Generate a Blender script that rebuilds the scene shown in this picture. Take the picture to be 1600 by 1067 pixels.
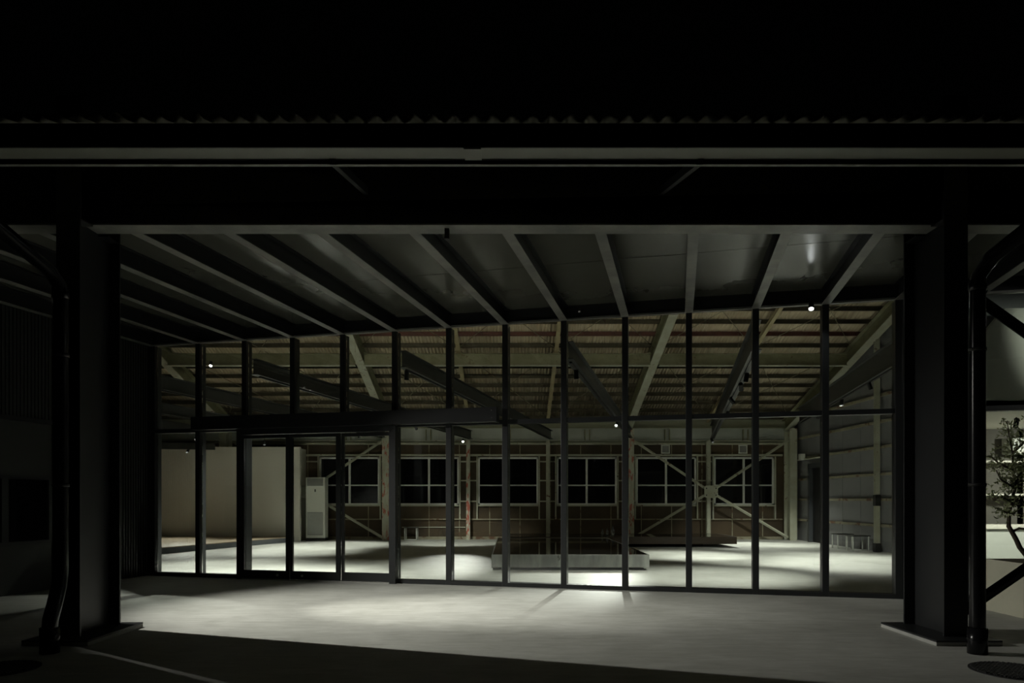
import bpy, bmesh, math, random
from mathutils import Vector, Matrix
random.seed(7)
for o in list(bpy.data.objects): bpy.data.objects.remove(o)
SC = bpy.context.scene
COL = SC.collection
# ------------------------------------------------------------------ camera, world, exposure
cam_d = bpy.data.cameras.new('camera'); cam = bpy.data.objects.new('camera', cam_d); COL.objects.link(cam)
cam_d.sensor_width = 36.0; cam_d.lens = 24.0
cam_d.shift_y = (780.0 - 533.5) / 1600.0
cam.location = (0, 0, 1.2); cam.rotation_euler = (math.radians(90), 0, 0)
cam_d.clip_start = 0.05; cam_d.clip_end = 200
SC.camera = cam
world = bpy.data.worlds.new('night_sky'); SC.world = world; world.use_nodes = True
bg = world.node_tree.nodes['Background']; bg.inputs[0].default_value = (0.5, 0.6, 0.55, 1); bg.inputs[1].default_value = 0.0003
SC.view_settings.view_transform = 'Standard'; SC.view_settings.look = 'None'
SC.view_settings.exposure = 0.0; SC.view_settings.gamma = 1.0
SC.view_settings.use_curve_mapping = False
H = 1.2; F = 1066.7; CX = 800.0; CY = 780.0

WARM = (1.0, 0.985, 0.90); COOL = (0.95, 1.0, 0.96)

# ------------------------------------------------------------------ helpers
def V(*a): return Vector(a)
TH = math.radians(13.7)
P0 = V(4.655, 8.21, 0)
UL = V(-math.cos(TH), math.sin(TH), 0)      # along the glazed front, away from the viewer
NN = V(math.sin(TH), math.cos(TH), 0)       # into the hall
def cp(s, d, z): return P0 + UL * s + NN * d + V(0, 0, z)

class MB:
    def __init__(self): self.v = []; self.f = []; self.sm = []
    def add(self, vs, fs, smooth=False):
        b = len(self.v); self.v += [tuple(x) for x in vs]
        for f in fs: self.f.append(tuple(b + i for i in f)); self.sm.append(smooth)
        return self
    def box(self, a, b):
        (x0, y0, z0), (x1, y1, z1) = a, b
        return self.obox(V((x0+x1)/2, (y0+y1)/2, (z0+z1)/2), V(1,0,0), V(0,1,0), V(0,0,1), abs(x1-x0)/2, abs(y1-y0)/2, abs(z1-z0)/2)
    def obox(self, c, ax, ay, az, hx, hy, hz, bev=0.0):
        vs = [c + ax*hx*i + ay*hy*j + az*hz*k for i in (-1,1) for j in (-1,1) for k in (-1,1)]
        return self.add(vs, [(0,1,3,2),(4,6,7,5),(0,4,5,1),(2,3,7,6),(0,2,6,4),(1,5,7,3)])
    def cbox(self, s0, s1, d0, d1, z0, z1):     # box in the frame of the glazed front
        c = cp((s0+s1)/2, (d0+d1)/2, (z0+z1)/2)
        return self.obox(c, UL, NN, V(0,0,1), abs(s1-s0)/2, abs(d1-d0)/2, abs(z1-z0)/2)
    def bar(self, p0, p1, w, h, up=None):        # rectangular bar
        d = (p1 - p0); L = d.length; d.normalize()
        up = up or (V(0,0,1) if abs(d.z) < 0.95 else V(0,1,0))
        sx = d.cross(up).normalized(); uz = sx.cross(d).normalized()
        return self.obox((p0+p1)/2, d, sx, uz, L/2, w/2, h/2)
    def hsec(self, p0, p1, h, b, tf=0.014, tw=0.01, up=None):
        d = (p1 - p0); L = d.length; d.normalize()
        up = up or (V(0,0,1) if abs(d.z) < 0.95 else V(0,1,0))
        sx = d.cross(up).normalized(); uz = sx.cross(d).normalized(); c = (p0+p1)/2
        self.obox(c + uz*(h/2-tf/2), d, sx, uz, L/2, b/2, tf/2)
        self.obox(c - uz*(h/2-tf/2), d, sx, uz, L/2, b/2, tf/2)
        return self.obox(c, d, sx, uz, L/2, tw/2, h/2-tf)
    def chan(self, p0, p1, h, b, t=0.006, side=1):   # C channel
        d = (p1 - p0); L = d.length; d.normalize(); up = V(0,0,1)
        sx = d.cross(up).normalized()*side; uz = up if abs(d.z) < .01 else sx.cross(d).normalized(); c = (p0+p1)/2
        self.obox(c + uz*(h/2-t/2), d, sx, uz, L/2, b/2, t/2)
        self.obox(c - uz*(h/2-t/2), d, sx, uz, L/2, b/2, t/2)
        return self.obox(c - sx*(b/2-t/2), d, sx, uz, L/2, t/2, h/2-t)
    def tube(self, pts, r, n=12, cap=True):
        rs = r if isinstance(r, (list, tuple)) else [r]*len(pts)
        b = len(self.v); m = len(pts); prev = None
        for i, p in enumerate(pts):
            if i == 0: t = pts[1]-pts[0]
            elif i == m-1: t = pts[-1]-pts[-2]
            else: t = (pts[i+1]-pts[i]).normalized() + (pts[i]-pts[i-1]).normalized()
            t.normalize()
            if prev is None: a = t.orthogonal().normalized()
            else: a = (prev - t*prev.dot(t)).normalized()
            prev = a; c = t.cross(a)
            for k in range(n):
                an = 2*math.pi*k/n
                self.v.append(tuple(p + (a*math.cos(an) + c*math.sin(an))*rs[i]))
        for i in range(m-1):
            for k in range(n):
                k2 = (k+1) % n
                self.f.append((b+i*n+k, b+i*n+k2, b+(i+1)*n+k2, b+(i+1)*n+k)); self.sm.append(True)
        if cap:
            self.f.append(tuple(b+k for k in range(n))[::-1]); self.sm.append(False)
            self.f.append(tuple(b+(m-1)*n+k for k in range(n))); self.sm.append(False)
        return self
    def prism(self, poly, z0, z1):                # plan polygon extruded up
        n = len(poly)
        vs = [(x, y, z0) for x, y in poly] + [(x, y, z1) for x, y in poly]
        fs = [tuple(range(n))[::-1], tuple(range(n, 2*n))] + [(i, (i+1)%n, n+(i+1)%n, n+i) for i in range(n)]
        return self.add(vs, fs)
    def slab(self, poly, nrm, t):                 # any planar polygon with a thickness
        n = len(poly); q = [p + nrm*t for p in poly]
        fs = [tuple(range(n))[::-1], tuple(range(n, 2*n))] + [(i, (i+1)%n, n+(i+1)%n, n+i) for i in range(n)]
        return self.add(list(poly)+q, fs)
    def build(self, name, mat, parent=None, bevel=0.0):
        me = bpy.data.meshes.new(name); me.from_pydata(self.v, [], self.f); me.validate()
        bm = bmesh.new(); bm.from_mesh(me); bmesh.ops.recalc_face_normals(bm, faces=bm.faces); bm.to_mesh(me); bm.free()
        if len(me.polygons) == len(self.sm):
            for p, s in zip(me.polygons, self.sm): p.use_smooth = s
        me.materials.append(mat)
        o = bpy.data.objects.new(name, me); COL.objects.link(o)
        if parent is not None: o.parent = parent; o.matrix_parent_inverse = parent.matrix_world.inverted()
        if bevel > 0:
            b = o.modifiers.new('bevel', 'BEVEL'); b.width = bevel; b.segments = 2; b.limit_method = 'ANGLE'
        return o

def empty(name, loc=(0,0,0)):
    o = bpy.data.objects.new(name, None); COL.objects.link(o); o.location = loc
    o.empty_display_size = 0.1
    bpy.context.view_layer.update()
    return o
def tag(o, label, cat, group=None, kind='thing'):
    o['label'] = label; o['category'] = cat; o['kind'] = kind
    if group: o['group'] = group
    return o
def struct(o, label=None):
    o['kind'] = 'structure'
    if label: o['label'] = label
    return o
def lab(o, label): o['label'] = label; return o
ORD = ['first','second','third','fourth','fifth','sixth','seventh','eighth','ninth','tenth','eleventh','twelfth','thirteenth','fourteenth','fifteenth','sixteenth','seventeenth','eighteenth','nineteenth','twentieth']

# ------------------------------------------------------------------ materials
def mat(name, col, rough=0.5, metal=0.0, var=None, scale=4.0, rust=None, rust_amt=0.0, rscale=3.0, bump=0.0, bscale=40.0, stretch=None, spec=0.5):
    m = bpy.data.materials.new(name); m.use_nodes = True; nt = m.node_tree; N = nt.nodes; L = nt.links
    b = N['Principled BSDF']; b.inputs['Roughness'].default_value = rough; b.inputs['Metallic'].default_value = metal
    b.inputs['Specular IOR Level'].default_value = spec
    tc = N.new('ShaderNodeTexCoord'); src = tc.outputs['Object']
    if stretch:
        mp = N.new('ShaderNodeMapping'); mp.inputs['Scale'].default_value = stretch; L.new(src, mp.inputs[0]); src = mp.outputs[0]
    no = N.new('ShaderNodeTexNoise'); no.inputs['Scale'].default_value = scale; no.inputs['Detail'].default_value = 6; no.inputs['Roughness'].default_value = 0.6
    L.new(src, no.inputs['Vector'])
    c2 = var or tuple(x*0.8 for x in col)
    r = N.new('ShaderNodeValToRGB'); r.color_ramp.elements[0].position = 0.35; r.color_ramp.elements[1].position = 0.65
    r.color_ramp.elements[0].color = (*c2, 1); r.color_ramp.elements[1].color = (*col, 1)
    L.new(no.outputs['Fac'], r.inputs[0]); out = r.outputs[0]
    if rust:
        n2 = N.new('ShaderNodeTexNoise'); n2.inputs['Scale'].default_value = rscale; n2.inputs['Detail'].default_value = 8; n2.inputs['Roughness'].default_value = 0.7
        L.new(src, n2.inputs['Vector'])
        r2 = N.new('ShaderNodeValToRGB'); e = r2.color_ramp.elements; p = 0.72 - rust_amt*0.35
        e[0].position = p; e[0].color = (0,0,0,1); e[1].position = p+0.05; e[1].color = (1,1,1,1)
        L.new(n2.outputs['Fac'], r2.inputs[0])
        mx = N.new('ShaderNodeMix'); mx.data_type = 'RGBA'
        L.new(r2.outputs[0], mx.inputs['Factor']); L.new(out, mx.inputs['A']); mx.inputs['B'].default_value = (*rust, 1); out = mx.outputs['Result']
    L.new(out, b.inputs['Base Color'])
    if bump > 0:
        n3 = N.new('ShaderNodeTexNoise'); n3.inputs['Scale'].default_value = bscale; n3.inputs['Detail'].default_value = 4
        L.new(src, n3.inputs['Vector'])
        bp = N.new('ShaderNodeBump'); bp.inputs['Strength'].default_value = bump; bp.inputs['Distance'].default_value = 0.01
        L.new(n3.outputs['Fac'], bp.inputs['Height']); L.new(bp.outputs[0], b.inputs['Normal'])
    return m

def emis(name, col, st):
    m = bpy.data.materials.new(name); m.use_nodes = True; nt = m.node_tree
    nt.nodes.remove(nt.nodes['Principled BSDF'])
    e = nt.nodes.new('ShaderNodeEmission'); e.inputs[0].default_value = (*col, 1); e.inputs[1].default_value = st
    nt.links.new(e.outputs[0], nt.nodes['Material Output'].inputs[0]); return m

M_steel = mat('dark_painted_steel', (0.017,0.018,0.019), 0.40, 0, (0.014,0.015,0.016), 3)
M_steel_in = mat('charcoal_beam_paint', (0.045,0.047,0.044), 0.45, 0, (0.038,0.040,0.037), 3)
M_frame = mat('charcoal_aluminium', (0.024,0.026,0.027), 0.42, 0.1, (0.021,0.023,0.024), 5)
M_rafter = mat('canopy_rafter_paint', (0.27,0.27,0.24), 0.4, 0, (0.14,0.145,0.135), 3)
M_soffit = mat('canopy_board', (0.095,0.098,0.080), 0.22, 0, (0.088,0.09,0.074), 2)
M_blackpipe = mat('black_pipe_enamel', (0.008,0.008,0.009), 0.22, spec=0.3)
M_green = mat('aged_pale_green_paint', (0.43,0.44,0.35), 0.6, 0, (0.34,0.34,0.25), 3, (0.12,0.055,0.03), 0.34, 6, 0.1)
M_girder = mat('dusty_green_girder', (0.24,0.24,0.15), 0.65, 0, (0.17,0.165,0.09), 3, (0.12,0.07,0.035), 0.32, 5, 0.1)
M_red = mat('red_primer_patches', (0.42,0.43,0.34), 0.6, 0, (0.33,0.33,0.25), 3, (0.34,0.075,0.045), 0.55, 4, 0.1, stretch=(2.2,2.2,0.7))
M_thin = mat('yellowed_rafter_paint', (0.42,0.37,0.22), 0.65, 0, (0.34,0.28,0.16), 4, (0.15,0.07,0.035), 0.3, 8)
M_slate = mat('old_cement_slate', (0.60,0.52,0.38), 0.9, 0, (0.45,0.38,0.26), 1.2, (0.20,0.12,0.06), 0.2, 1.8, 0.1)
M_slate_out = mat('weathered_slate_edge', (0.34,0.33,0.27), 0.9, 0, (0.26,0.25,0.20), 3)
M_purlin = mat('aged_purlin_paint', (0.10,0.09,0.06), 0.8, 0, (0.06,0.05,0.03), 4, (0.05,0.03,0.02), 0.35, 6)
M_purlin_red = mat('maroon_purlin', (0.16,0.06,0.045), 0.7, 0, (0.10,0.045,0.035), 4)
M_board = mat('brown_back_board', (0.075,0.050,0.024), 0.75, 0, (0.040,0.029,0.015), 0.9, (0.10,0.04,0.02), 0.12, 1.2)
M_upboard = mat('pale_green_upper_board', (0.34,0.35,0.25), 0.7, 0, (0.30,0.31,0.22), 2)
M_web = mat('grey_eave_beam', (0.36,0.38,0.34), 0.6, 0, (0.30,0.32,0.28), 2)
M_side = mat('grey_side_sheet', (0.20,0.203,0.203), 0.7, 0, (0.18,0.183,0.183), 2)
M_girt = mat('rusty_girt', (0.27,0.255,0.18), 0.75, 0, (0.20,0.18,0.12), 4, (0.12,0.065,0.035), 0.5, 3)
M_alum = mat('dull_window_aluminium', (0.62,0.64,0.59), 0.5, 0.1, (0.56,0.58,0.53), 5)
M_white = mat('white_plaster', (0.66,0.65,0.58), 0.8, 0, (0.64,0.63,0.56), 1.5)
M_siding = mat('dark_ribbed_siding', (0.030,0.032,0.030), 0.5, 0, (0.026,0.028,0.026), 3)
M_black = mat('matt_black', (0.012,0.012,0.012), 0.5)
M_blackdoor = mat('black_door_paint', (0.008,0.008,0.008), 0.6)
M_jamb = mat('charcoal_jamb', (0.05,0.055,0.06), 0.5)
M_darkfloorside = mat('grey_platform_edge', (0.17,0.185,0.20), 0.6)
M_wood = mat('pale_platform_boards', (0.46,0.38,0.27), 0.5, 0, (0.38,0.30,0.20), 3, stretch=(1,8,1))
M_acw = mat('white_air_conditioner', (0.62,0.64,0.57), 0.45, 0, (0.61,0.63,0.56), 3)
M_acg = mat('grey_grille', (0.30,0.31,0.29), 0.5)
M_mirror = mat('black_polished_top', (0.010,0.010,0.010), 0.04, 0, (0.009,0.009,0.009), 3, spec=0.6)
M_conc_edge = mat('cast_metal_edge', (0.46,0.47,0.44), 0.5, 0.25, (0.28,0.29,0.275), 3.5, (0.14,0.14,0.13), 0.15, 5, 0.15, 30, stretch=(2,1,0.5))
M_rusttop = mat('rusty_steel_face', (0.05,0.034,0.02), 0.4, 0.3, (0.03,0.022,0.014), 2)
M_chrome = mat('brushed_chrome', (0.65,0.65,0.62), 0.25, 0.9)
M_seat = mat('dark_stool_seat', (0.03,0.03,0.028), 0.35)
M_counter = mat('pale_counter', (0.52,0.54,0.48), 0.6, 0, (0.50,0.52,0.46), 3)
M_shelfw = mat('pale_shelf', (0.70,0.68,0.58), 0.6)
M_cafewall = mat('grey_brown_cafe_wall', (0.11,0.105,0.085), 0.85, 0, (0.09,0.085,0.07), 3)
M_pot = mat('sand_planter', (0.46,0.45,0.35), 0.8, 0, (0.42,0.41,0.32), 3, bump=0.1)
M_soil = mat('dark_soil', (0.08,0.055,0.03), 0.95, 0, (0.05,0.035,0.02), 20, bump=0.5)
M_bark = mat('olive_bark', (0.06,0.045,0.03), 0.9, 0, (0.04,0.03,0.02), 12, bump=0.4)
M_leaf = mat('olive_leaf', (0.36,0.39,0.22), 0.45, 0, (0.22,0.26,0.12), 9)
M_gutter = mat('grey_gutter', (0.30,0.31,0.26), 0.5, 0, (0.27,0.28,0.24), 2)
M_iron = mat('cast_iron', (0.03,0.03,0.03), 0.6, 0.3)
M_plate = mat('grouted_base', (0.42,0.42,0.39), 0.7, 0, (0.34,0.34,0.32), 6)
M_baseplate = M_plate
M_lens = emis('lit_lamp_lens', (1.0,0.98,0.92), 12)
M_lens_s = emis('bright_lamp_lens', (1.0,0.99,0.95), 60)
M_glassobj = bpy.data.materials.new('clear_glassware'); M_glassobj.use_nodes = True
_b = M_glassobj.node_tree.nodes['Principled BSDF']; _b.inputs['Transmission Weight'].default_value = 0.9; _b.inputs['Roughness'].default_value = 0.05; _b.inputs['Base Color'].default_value = (0.8,0.85,0.9,1)
# architectural glass: clear with a fresnel reflection
def glassmat(name, tint=(0.93,0.96,0.94), refl=1.0):
    m = bpy.data.materials.new(name); m.use_nodes = True; nt = m.node_tree; N = nt.nodes; L = nt.links
    N.remove(N['Principled BSDF'])
    t = N.new('ShaderNodeBsdfTransparent'); t.inputs[0].default_value = (*tint, 1)
    g = N.new('ShaderNodeBsdfGlossy'); g.inputs['Roughness'].default_value = 0.0; g.inputs[0].default_value = (refl,refl,refl,1)
    f = N.new('ShaderNodeFresnel'); f.inputs[0].default_value = 1.45
    mx = N.new('ShaderNodeMixShader'); L.new(f.outputs[0], mx.inputs[0]); L.new(t.outputs[0], mx.inputs[1]); L.new(g.outputs[0], mx.inputs[2])
    L.new(mx.outputs[0], N['Material Output'].inputs[0]); return m
M_glass = glassmat('front_glass'); M_glassdark = mat('night_window_glass', (0.004,0.004,0.005), 0.05)

def floor_mat():
    m = bpy.data.materials.new('trowelled_concrete'); m.use_nodes = True; nt = m.node_tree; N = nt.nodes; L = nt.links
    b = N['Principled BSDF']; tc = N.new('ShaderNodeTexCoord')
    n1 = N.new('ShaderNodeTexNoise'); n1.inputs['Scale'].default_value = 0.9; n1.inputs['Detail'].default_value = 8; n1.inputs['Roughness'].default_value = 0.65
    L.new(tc.outputs['Object'], n1.inputs['Vector'])
    mp = N.new('ShaderNodeMapping'); mp.inputs['Scale'].default_value = (1.2,5,1); mp.inputs['Rotation'].default_value = (0,0,0.1); L.new(tc.outputs['Object'], mp.inputs[0])
    n2 = N.new('ShaderNodeTexNoise'); n2.inputs['Scale'].default_value = 2.2; n2.inputs['Detail'].default_value = 9; n2.inputs['Roughness'].default_value = 0.7; n2.inputs['Distortion'].default_value = 0.6
    L.new(mp.outputs[0], n2.inputs['Vector'])
    ad = N.new('ShaderNodeMix'); ad.inputs['Factor'].default_value = 0.5
    L.new(n1.outputs['Fac'], ad.inputs['A']); L.new(n2.outputs['Fac'], ad.inputs['B'])
    r = N.new('ShaderNodeValToRGB'); e = r.color_ramp.elements
    e[0].position = 0.36; e[0].color = (0.33,0.335,0.30,1); e[1].position = 0.62; e[1].color = (0.54,0.545,0.505,1)
    L.new(ad.outputs['Result'], r.inputs[0])
    # small dark stains
    n3 = N.new('ShaderNodeTexNoise'); n3.inputs['Scale'].default_value = 3.0; n3.inputs['Detail'].default_value = 3; L.new(tc.outputs['Object'], n3.inputs['Vector'])
    r3 = N.new('ShaderNodeValToRGB'); r3.color_ramp.elements[0].position = 0.70; r3.color_ramp.elements[0].color=(1,1,1,1); r3.color_ramp.elements[1].position = 0.80; r3.color_ramp.elements[1].color=(0.72,0.72,0.7,1)
    L.new(n3.outputs['Fac'], r3.inputs[0])
    mu = N.new('ShaderNodeMix'); mu.data_type='RGBA'; mu.blend_type='MULTIPLY'; mu.inputs['Factor'].default_value = 1
    L.new(r.outputs[0], mu.inputs['A']); L.new(r3.outputs[0], mu.inputs['B']); L.new(mu.outputs['Result'], b.inputs['Base Color'])
    rr = N.new('ShaderNodeMapRange'); rr.inputs['To Min'].default_value = 0.42; rr.inputs['To Max'].default_value = 0.62
    L.new(n2.outputs['Fac'], rr.inputs[0]); L.new(rr.outputs[0], b.inputs['Roughness'])
    bp = N.new('ShaderNodeBump'); bp.inputs['Strength'].default_value = 0.08; bp.inputs['Distance'].default_value = 0.01
    L.new(n2.outputs['Fac'], bp.inputs['Height']); L.new(bp.outputs[0], b.inputs['Normal'])
    return m
M_floor = floor_mat()

# ------------------------------------------------------------------ shell
struct(MB().box((-16,-4,-0.2),(14,24,0.0)).build('floor', M_floor), 'trowelled grey concrete floor')

# canopy ceiling: two rows of boards with an open joint
JD = -0.9   # joint distance in front of the glazing
def ceilstrip(d0, d1):
    m = MB(); t = V(0,0,0.02)
    poly = [cp(-6,d0,3.80), cp(10.75,d0,3.80), cp(10.75,d1,3.80), cp(-6,d1,3.80)]
    m.slab(poly, V(0,0,1), 0.02); return m
c = empty('ceiling'); struct(c, 'dark board ceiling of the canopy')
# joint line passes through (0, 7.68)
JD = (V(0,7.68,0)-P0).dot(NN)
m = ceilstrip(JD+0.004, 0.16); m.build('ceiling_panel', M_soffit, c)
# front strip clipped at the beam line Y = 6.14
def yclip(s_lo, s_hi, d_hi, yb):
    a = cp(s_lo, d_hi, 3.80); b = cp(s_hi, d_hi, 3.80)
    # left edge walks along -NN until Y = yb
    ka = (a.y - yb)/NN.y; kb = (b.y - yb)/NN.y
    return [a, b, b - NN*kb, a - NN*ka]
MB().slab(yclip(-4.5, 10.75, JD-0.004, 6.16), V(0,0,1), 0.02).build('ceiling_panel', M_soffit, c)
# eave boards beyond the beam, closing the canopy to the gutter line
def roof_front(y): return 3.692 + 0.33*(y-4.45)
def roof_back(y): return 10.45 - 0.33*y
RY = (10.45-3.70+0.33*4.45)/0.66

def corr(name, m, x0, x1, y0, y1, zf, parent=None, pitch=0.13, amp=0.022, th=0.008):
    n = int((x1-x0)/pitch*8); mb = MB(); vs = []; fs = []
    for i in range(n+1):
        x = x0+(x1-x0)*i/n; w = amp*math.cos(2*math.pi*x/pitch)
        vs += [(x,y0,zf(y0)+w),(x,y1,zf(y1)+w),(x,y0,zf(y0)+w+th),(x,y1,zf(y1)+w+th)]
    for i in range(n):
        b = i*4; fs += [(b,b+4,b+5,b+1),(b+2,b+3,b+7,b+6),(b,b+2,b+6,b+4),(b+1,b+5,b+7,b+3)]
    mb.add(vs, fs, True); return mb.build(name, m, parent)
roof = empty('roof'); struct(roof, 'corrugated slate roof over the hall and canopy')
corr('front_slope', M_slate_out, -11.5, 11.5, 4.42, RY, roof_front, roof, pitch=.128)
corr('back_slope', M_slate, -13.5, 9.2, RY, 21.0, roof_back, roof, pitch=.085, amp=.021)
yy = 20.42; k = 0
while yy > RY:
    z = roof_back(yy)-0.022
    MB().chan(V(-13.4,yy,z-0.05), V(9.0,yy,z-0.05), 0.1, 0.05, 0.005, 1).build('purlin', M_purlin_red if k in (9,) else M_purlin, roof)
    yy -= 0.487; k += 1
# wind-brace rods under the back slope
fx = [-8.43,-3.68,3.45,8.2]
thinx = [-6.06,-1.30,1.07,5.83]
allx = sorted(fx+thinx)
for a, b in zip(allx[:-1], allx[1:]):
    for (ya, yb) in ((13.6,16.4),(16.6,20.1)):
        for q in (0,1):
            p = V(a+.06, ya if q else yb, 0); r = V(b-.06, yb if q else ya, 0)
            p.z = roof_back(p.y)-0.16-0.02*q; r.z = roof_back(r.y)-0.16-0.02*q
            MB().tube([p, r], 0.008, 6).build('brace_rod', M_girt, roof)
for x, yb_, zb in ((2.05,17.0,2.2),(2.35,16.9,2.2),(2.6,16.8,3.0),(-0.55,16.8,2.9),(-3.1,13.5,3.2),(-6.2,17.0,3.4),(5.3,16.0,2.9)):
    MB().tube([V(x,yb_,zb+.9), V(x,yb_,roof_back(yb_)-0.1)], 0.004, 5).build('hanger_wire', M_girt, roof)

# back wall
wb = empty('wall_back'); struct(wb, 'brown boarded back wall with pale steel framing')
YB = 20.5
wx = [-4.87,-2.49,-0.115,2.24,4.62,6.95]
wz0, wz1, ww = 1.03, 2.46, 0.90
m = MB()
m.box((-13.5,YB,0),(8.5,YB+.1,wz0)); m.box((-13.5,YB,wz1),(8.5,YB+.1,2.88))
edges = [-13.5] + [e for x in wx for e in (x-ww, x+ww)] + [8.5]
for i in range(0, len(edges), 2): m.box((edges[i],YB,wz0),(edges[i+1],YB+.1,wz1))
m.build('brown_panel', M_board, wb)
MB().box((-13.5,YB,2.88),(8.5,YB+.1,3.72)).build('upper_board', M_upboard, wb)
for z, t in ((2.86,.05),(2.52,.06),(0.60,.035)):
    MB().box((-8.3,YB-.07,z-t/2),(8.1,YB,z+t/2)).build('girt', M_girt if z<2 else M_green, wb)
MB().box((-8.3,YB-.04,0),(8.3,YB,0.08)).build('kerb', M_girt, wb)
MB().box((-3.3,YB-.05,.35),(-1.4,YB,.375)).build('girt', M_green, wb)
for i in range(19):
    x = -7.95+i*0.91
    inw = any(abs(x-w) < ww for w in wx)
    mm = MB()
    if inw: mm.box((x-.012,YB-.02,0.08),(x+.012,YB,wz0)); mm.box((x-.012,YB-.02,wz1),(x+.012,YB,2.86))
    else: mm.box((x-.012,YB-.02,0.08),(x+.012,YB,2.86))
    mm.build('joint_strip', M_girt, wb)
for x in wx:
    for sx in (-1,1):
        MB().box((x+sx*(ww+.03)-.02,YB-.08,0.6),(x+sx*(ww+.03)+.02,YB,2.55)).build('stud', M_green, wb)
for a, b in zip([-7.1]+wx, wx+[8.1]):
    x0, x1 = a+ww+.05, b-ww-.05
    if x1-x0 < .1: continue
    for z in (1.14,1.76,2.33):
        MB().box((x0,YB-.06,z-.02),(x1,YB,z+.02)).build('rung', M_green, wb)
# windows in the back wall
for i, x in enumerate(wx):
    w = empty('window_%d' % (i+2), (x,YB,wz0)); struct(w)
    m = MB(); f = .05
    m.box((x-ww,YB-.05,wz0),(x+ww,YB+.06,wz0+f)); m.box((x-ww,YB-.05,wz1-f),(x+ww,YB+.06,wz1))
    m.box((x-ww,YB-.05,wz0),(x-ww+f,YB+.06,wz1)); m.box((x+ww-f,YB-.05,wz0),(x+ww,YB+.06,wz1))
    m.build('window_frame', M_alum, w)
    MB().box((x-.03,YB-.03,wz0+f),(x+.03,YB+.03,wz1-f)).build('meeting_rail', M_alum, w)
    MB().box((x-ww+f,YB-.02,1.60),(x+ww-f,YB+.02,1.64)).build('glazing_bar', M_alum, w)
    MB().box((x-ww,YB-.10,wz0-.04),(x+ww,YB,wz0)).build('window_sill', M_green, w)
    MB().box((x-ww+f,YB,wz0+f),(x+ww-f,YB+.01,wz1-f)).build('pane', M_glassdark, w)

# side wall of the hall (X = 8.45)
XS = 8.45
ws = empty('wall_right'); struct(ws, 'grey sheeted side wall of the hall with pale girts')
def sidepoly(y0, y1, z0, z1=None):
    zt = lambda y: (z1 if z1 is not None else min(roof_back(y), roof_front(y))-.02)
    return [V(XS,y0,z0), V(XS,y1,z0), V(XS,y1,zt(y1)), V(XS,y0,zt(y0))]
m = MB(); n_ = V(1,0,0)
m.slab(sidepoly(11.42,14.05,0.0), n_, .1); m.slab(sidepoly(14.05,15.05,0.55), n_, .1); m.slab(sidepoly(15.05,18.45,0.0), n_, .1)
m.slab(sidepoly(18.45,19.25,2.12), n_, .1); m.slab(sidepoly(19.25,20.5,0.0), n_, .1)
m.build('sheet', M_side, ws)
for z in (0.6,1.19,1.77,2.39,2.97,3.57,4.2):
    segs = [(11.6,18.3),(19.4,20.4)] if z < 2.2 else [(11.6,20.4)]
    for y0, y1 in segs:
        if z > 3.6: y1 = min(y1, 19.2)
        MB().chan(V(XS-.04,y0,z), V(XS-.04,y1,z), 0.06, 0.07, .005, 1).build('girt', M_girt, ws)
for y in [12.0+.91*i for i in range(10)]:
    if 18.3 < y < 19.4: continue
    MB().box((XS-.006,y-.01,.62 if 14<y<15.1 else 0),(XS,y+.01,4.0 if y<19 else 3.6)).build('sheet_joint', M_side, ws)
MB().box((XS-.03,14.05,0),(XS+.02,14.10,.55)).build('window_post', M_jamb, ws)
w8 = empty('window_8', (XS,14.5,0)); struct(w8, 'low night window at the foot of the side wall')
MB().box((XS-.02,14.95,0.05),(XS+.06,15.05,.55)).build('window_frame', M_alum, w8)
MB().box((XS-.02,14.1,0.0),(XS+.06,15.05,.05)).build('window_sill', M_girt, w8)
MB().box((XS+.04,14.1,0.05),(XS+.05,14.95,.55)).build('pane', M_glassdark, w8)
# black door in the side wall
d2 = empty('door_2', (XS,18.85,0)); struct(d2, 'black door in the grey side wall')
m = MB(); m.box((XS-.10,19.17,0),(XS+.05,19.27,2.2)); m.box((XS-.10,18.43,0),(XS+.05,18.50,2.2)); m.box((XS-.10,18.43,2.08),(XS+.05,19.27,2.2))
m.build('door_frame', M_jamb, d2)
MB().box((XS+.0,18.50,0),(XS+.04,19.17,2.08)).build('door_leaf', M_blackdoor, d2)
MB().tube([V(XS-.04,18.6,.95),V(XS-.04,18.6,1.1)],.012,8).build('handle', M_chrome, d2)
pp = MB().tube([V(8.33,18.25,0.02),V(8.33,18.25,1.9),V(8.33,18.25,2.32)],.03,12).build('wall_conduit', M_white)
tag(pp, 'pale vertical pipe beside the black door', 'pipe')
m = MB().tube([V(8.33,18.3,2.34),V(8.33,20.2,2.34)],.02,10).build('cable_conduit', M_green); tag(m, 'thin horizontal conduit above the black door', 'pipe')
m = MB().box((8.22,19.45,2.32),(8.36,19.6,2.5)).build('junction_box', M_acw, bevel=.01); tag(m, 'small white box on the conduit beside the corner column', 'junction box')

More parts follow.
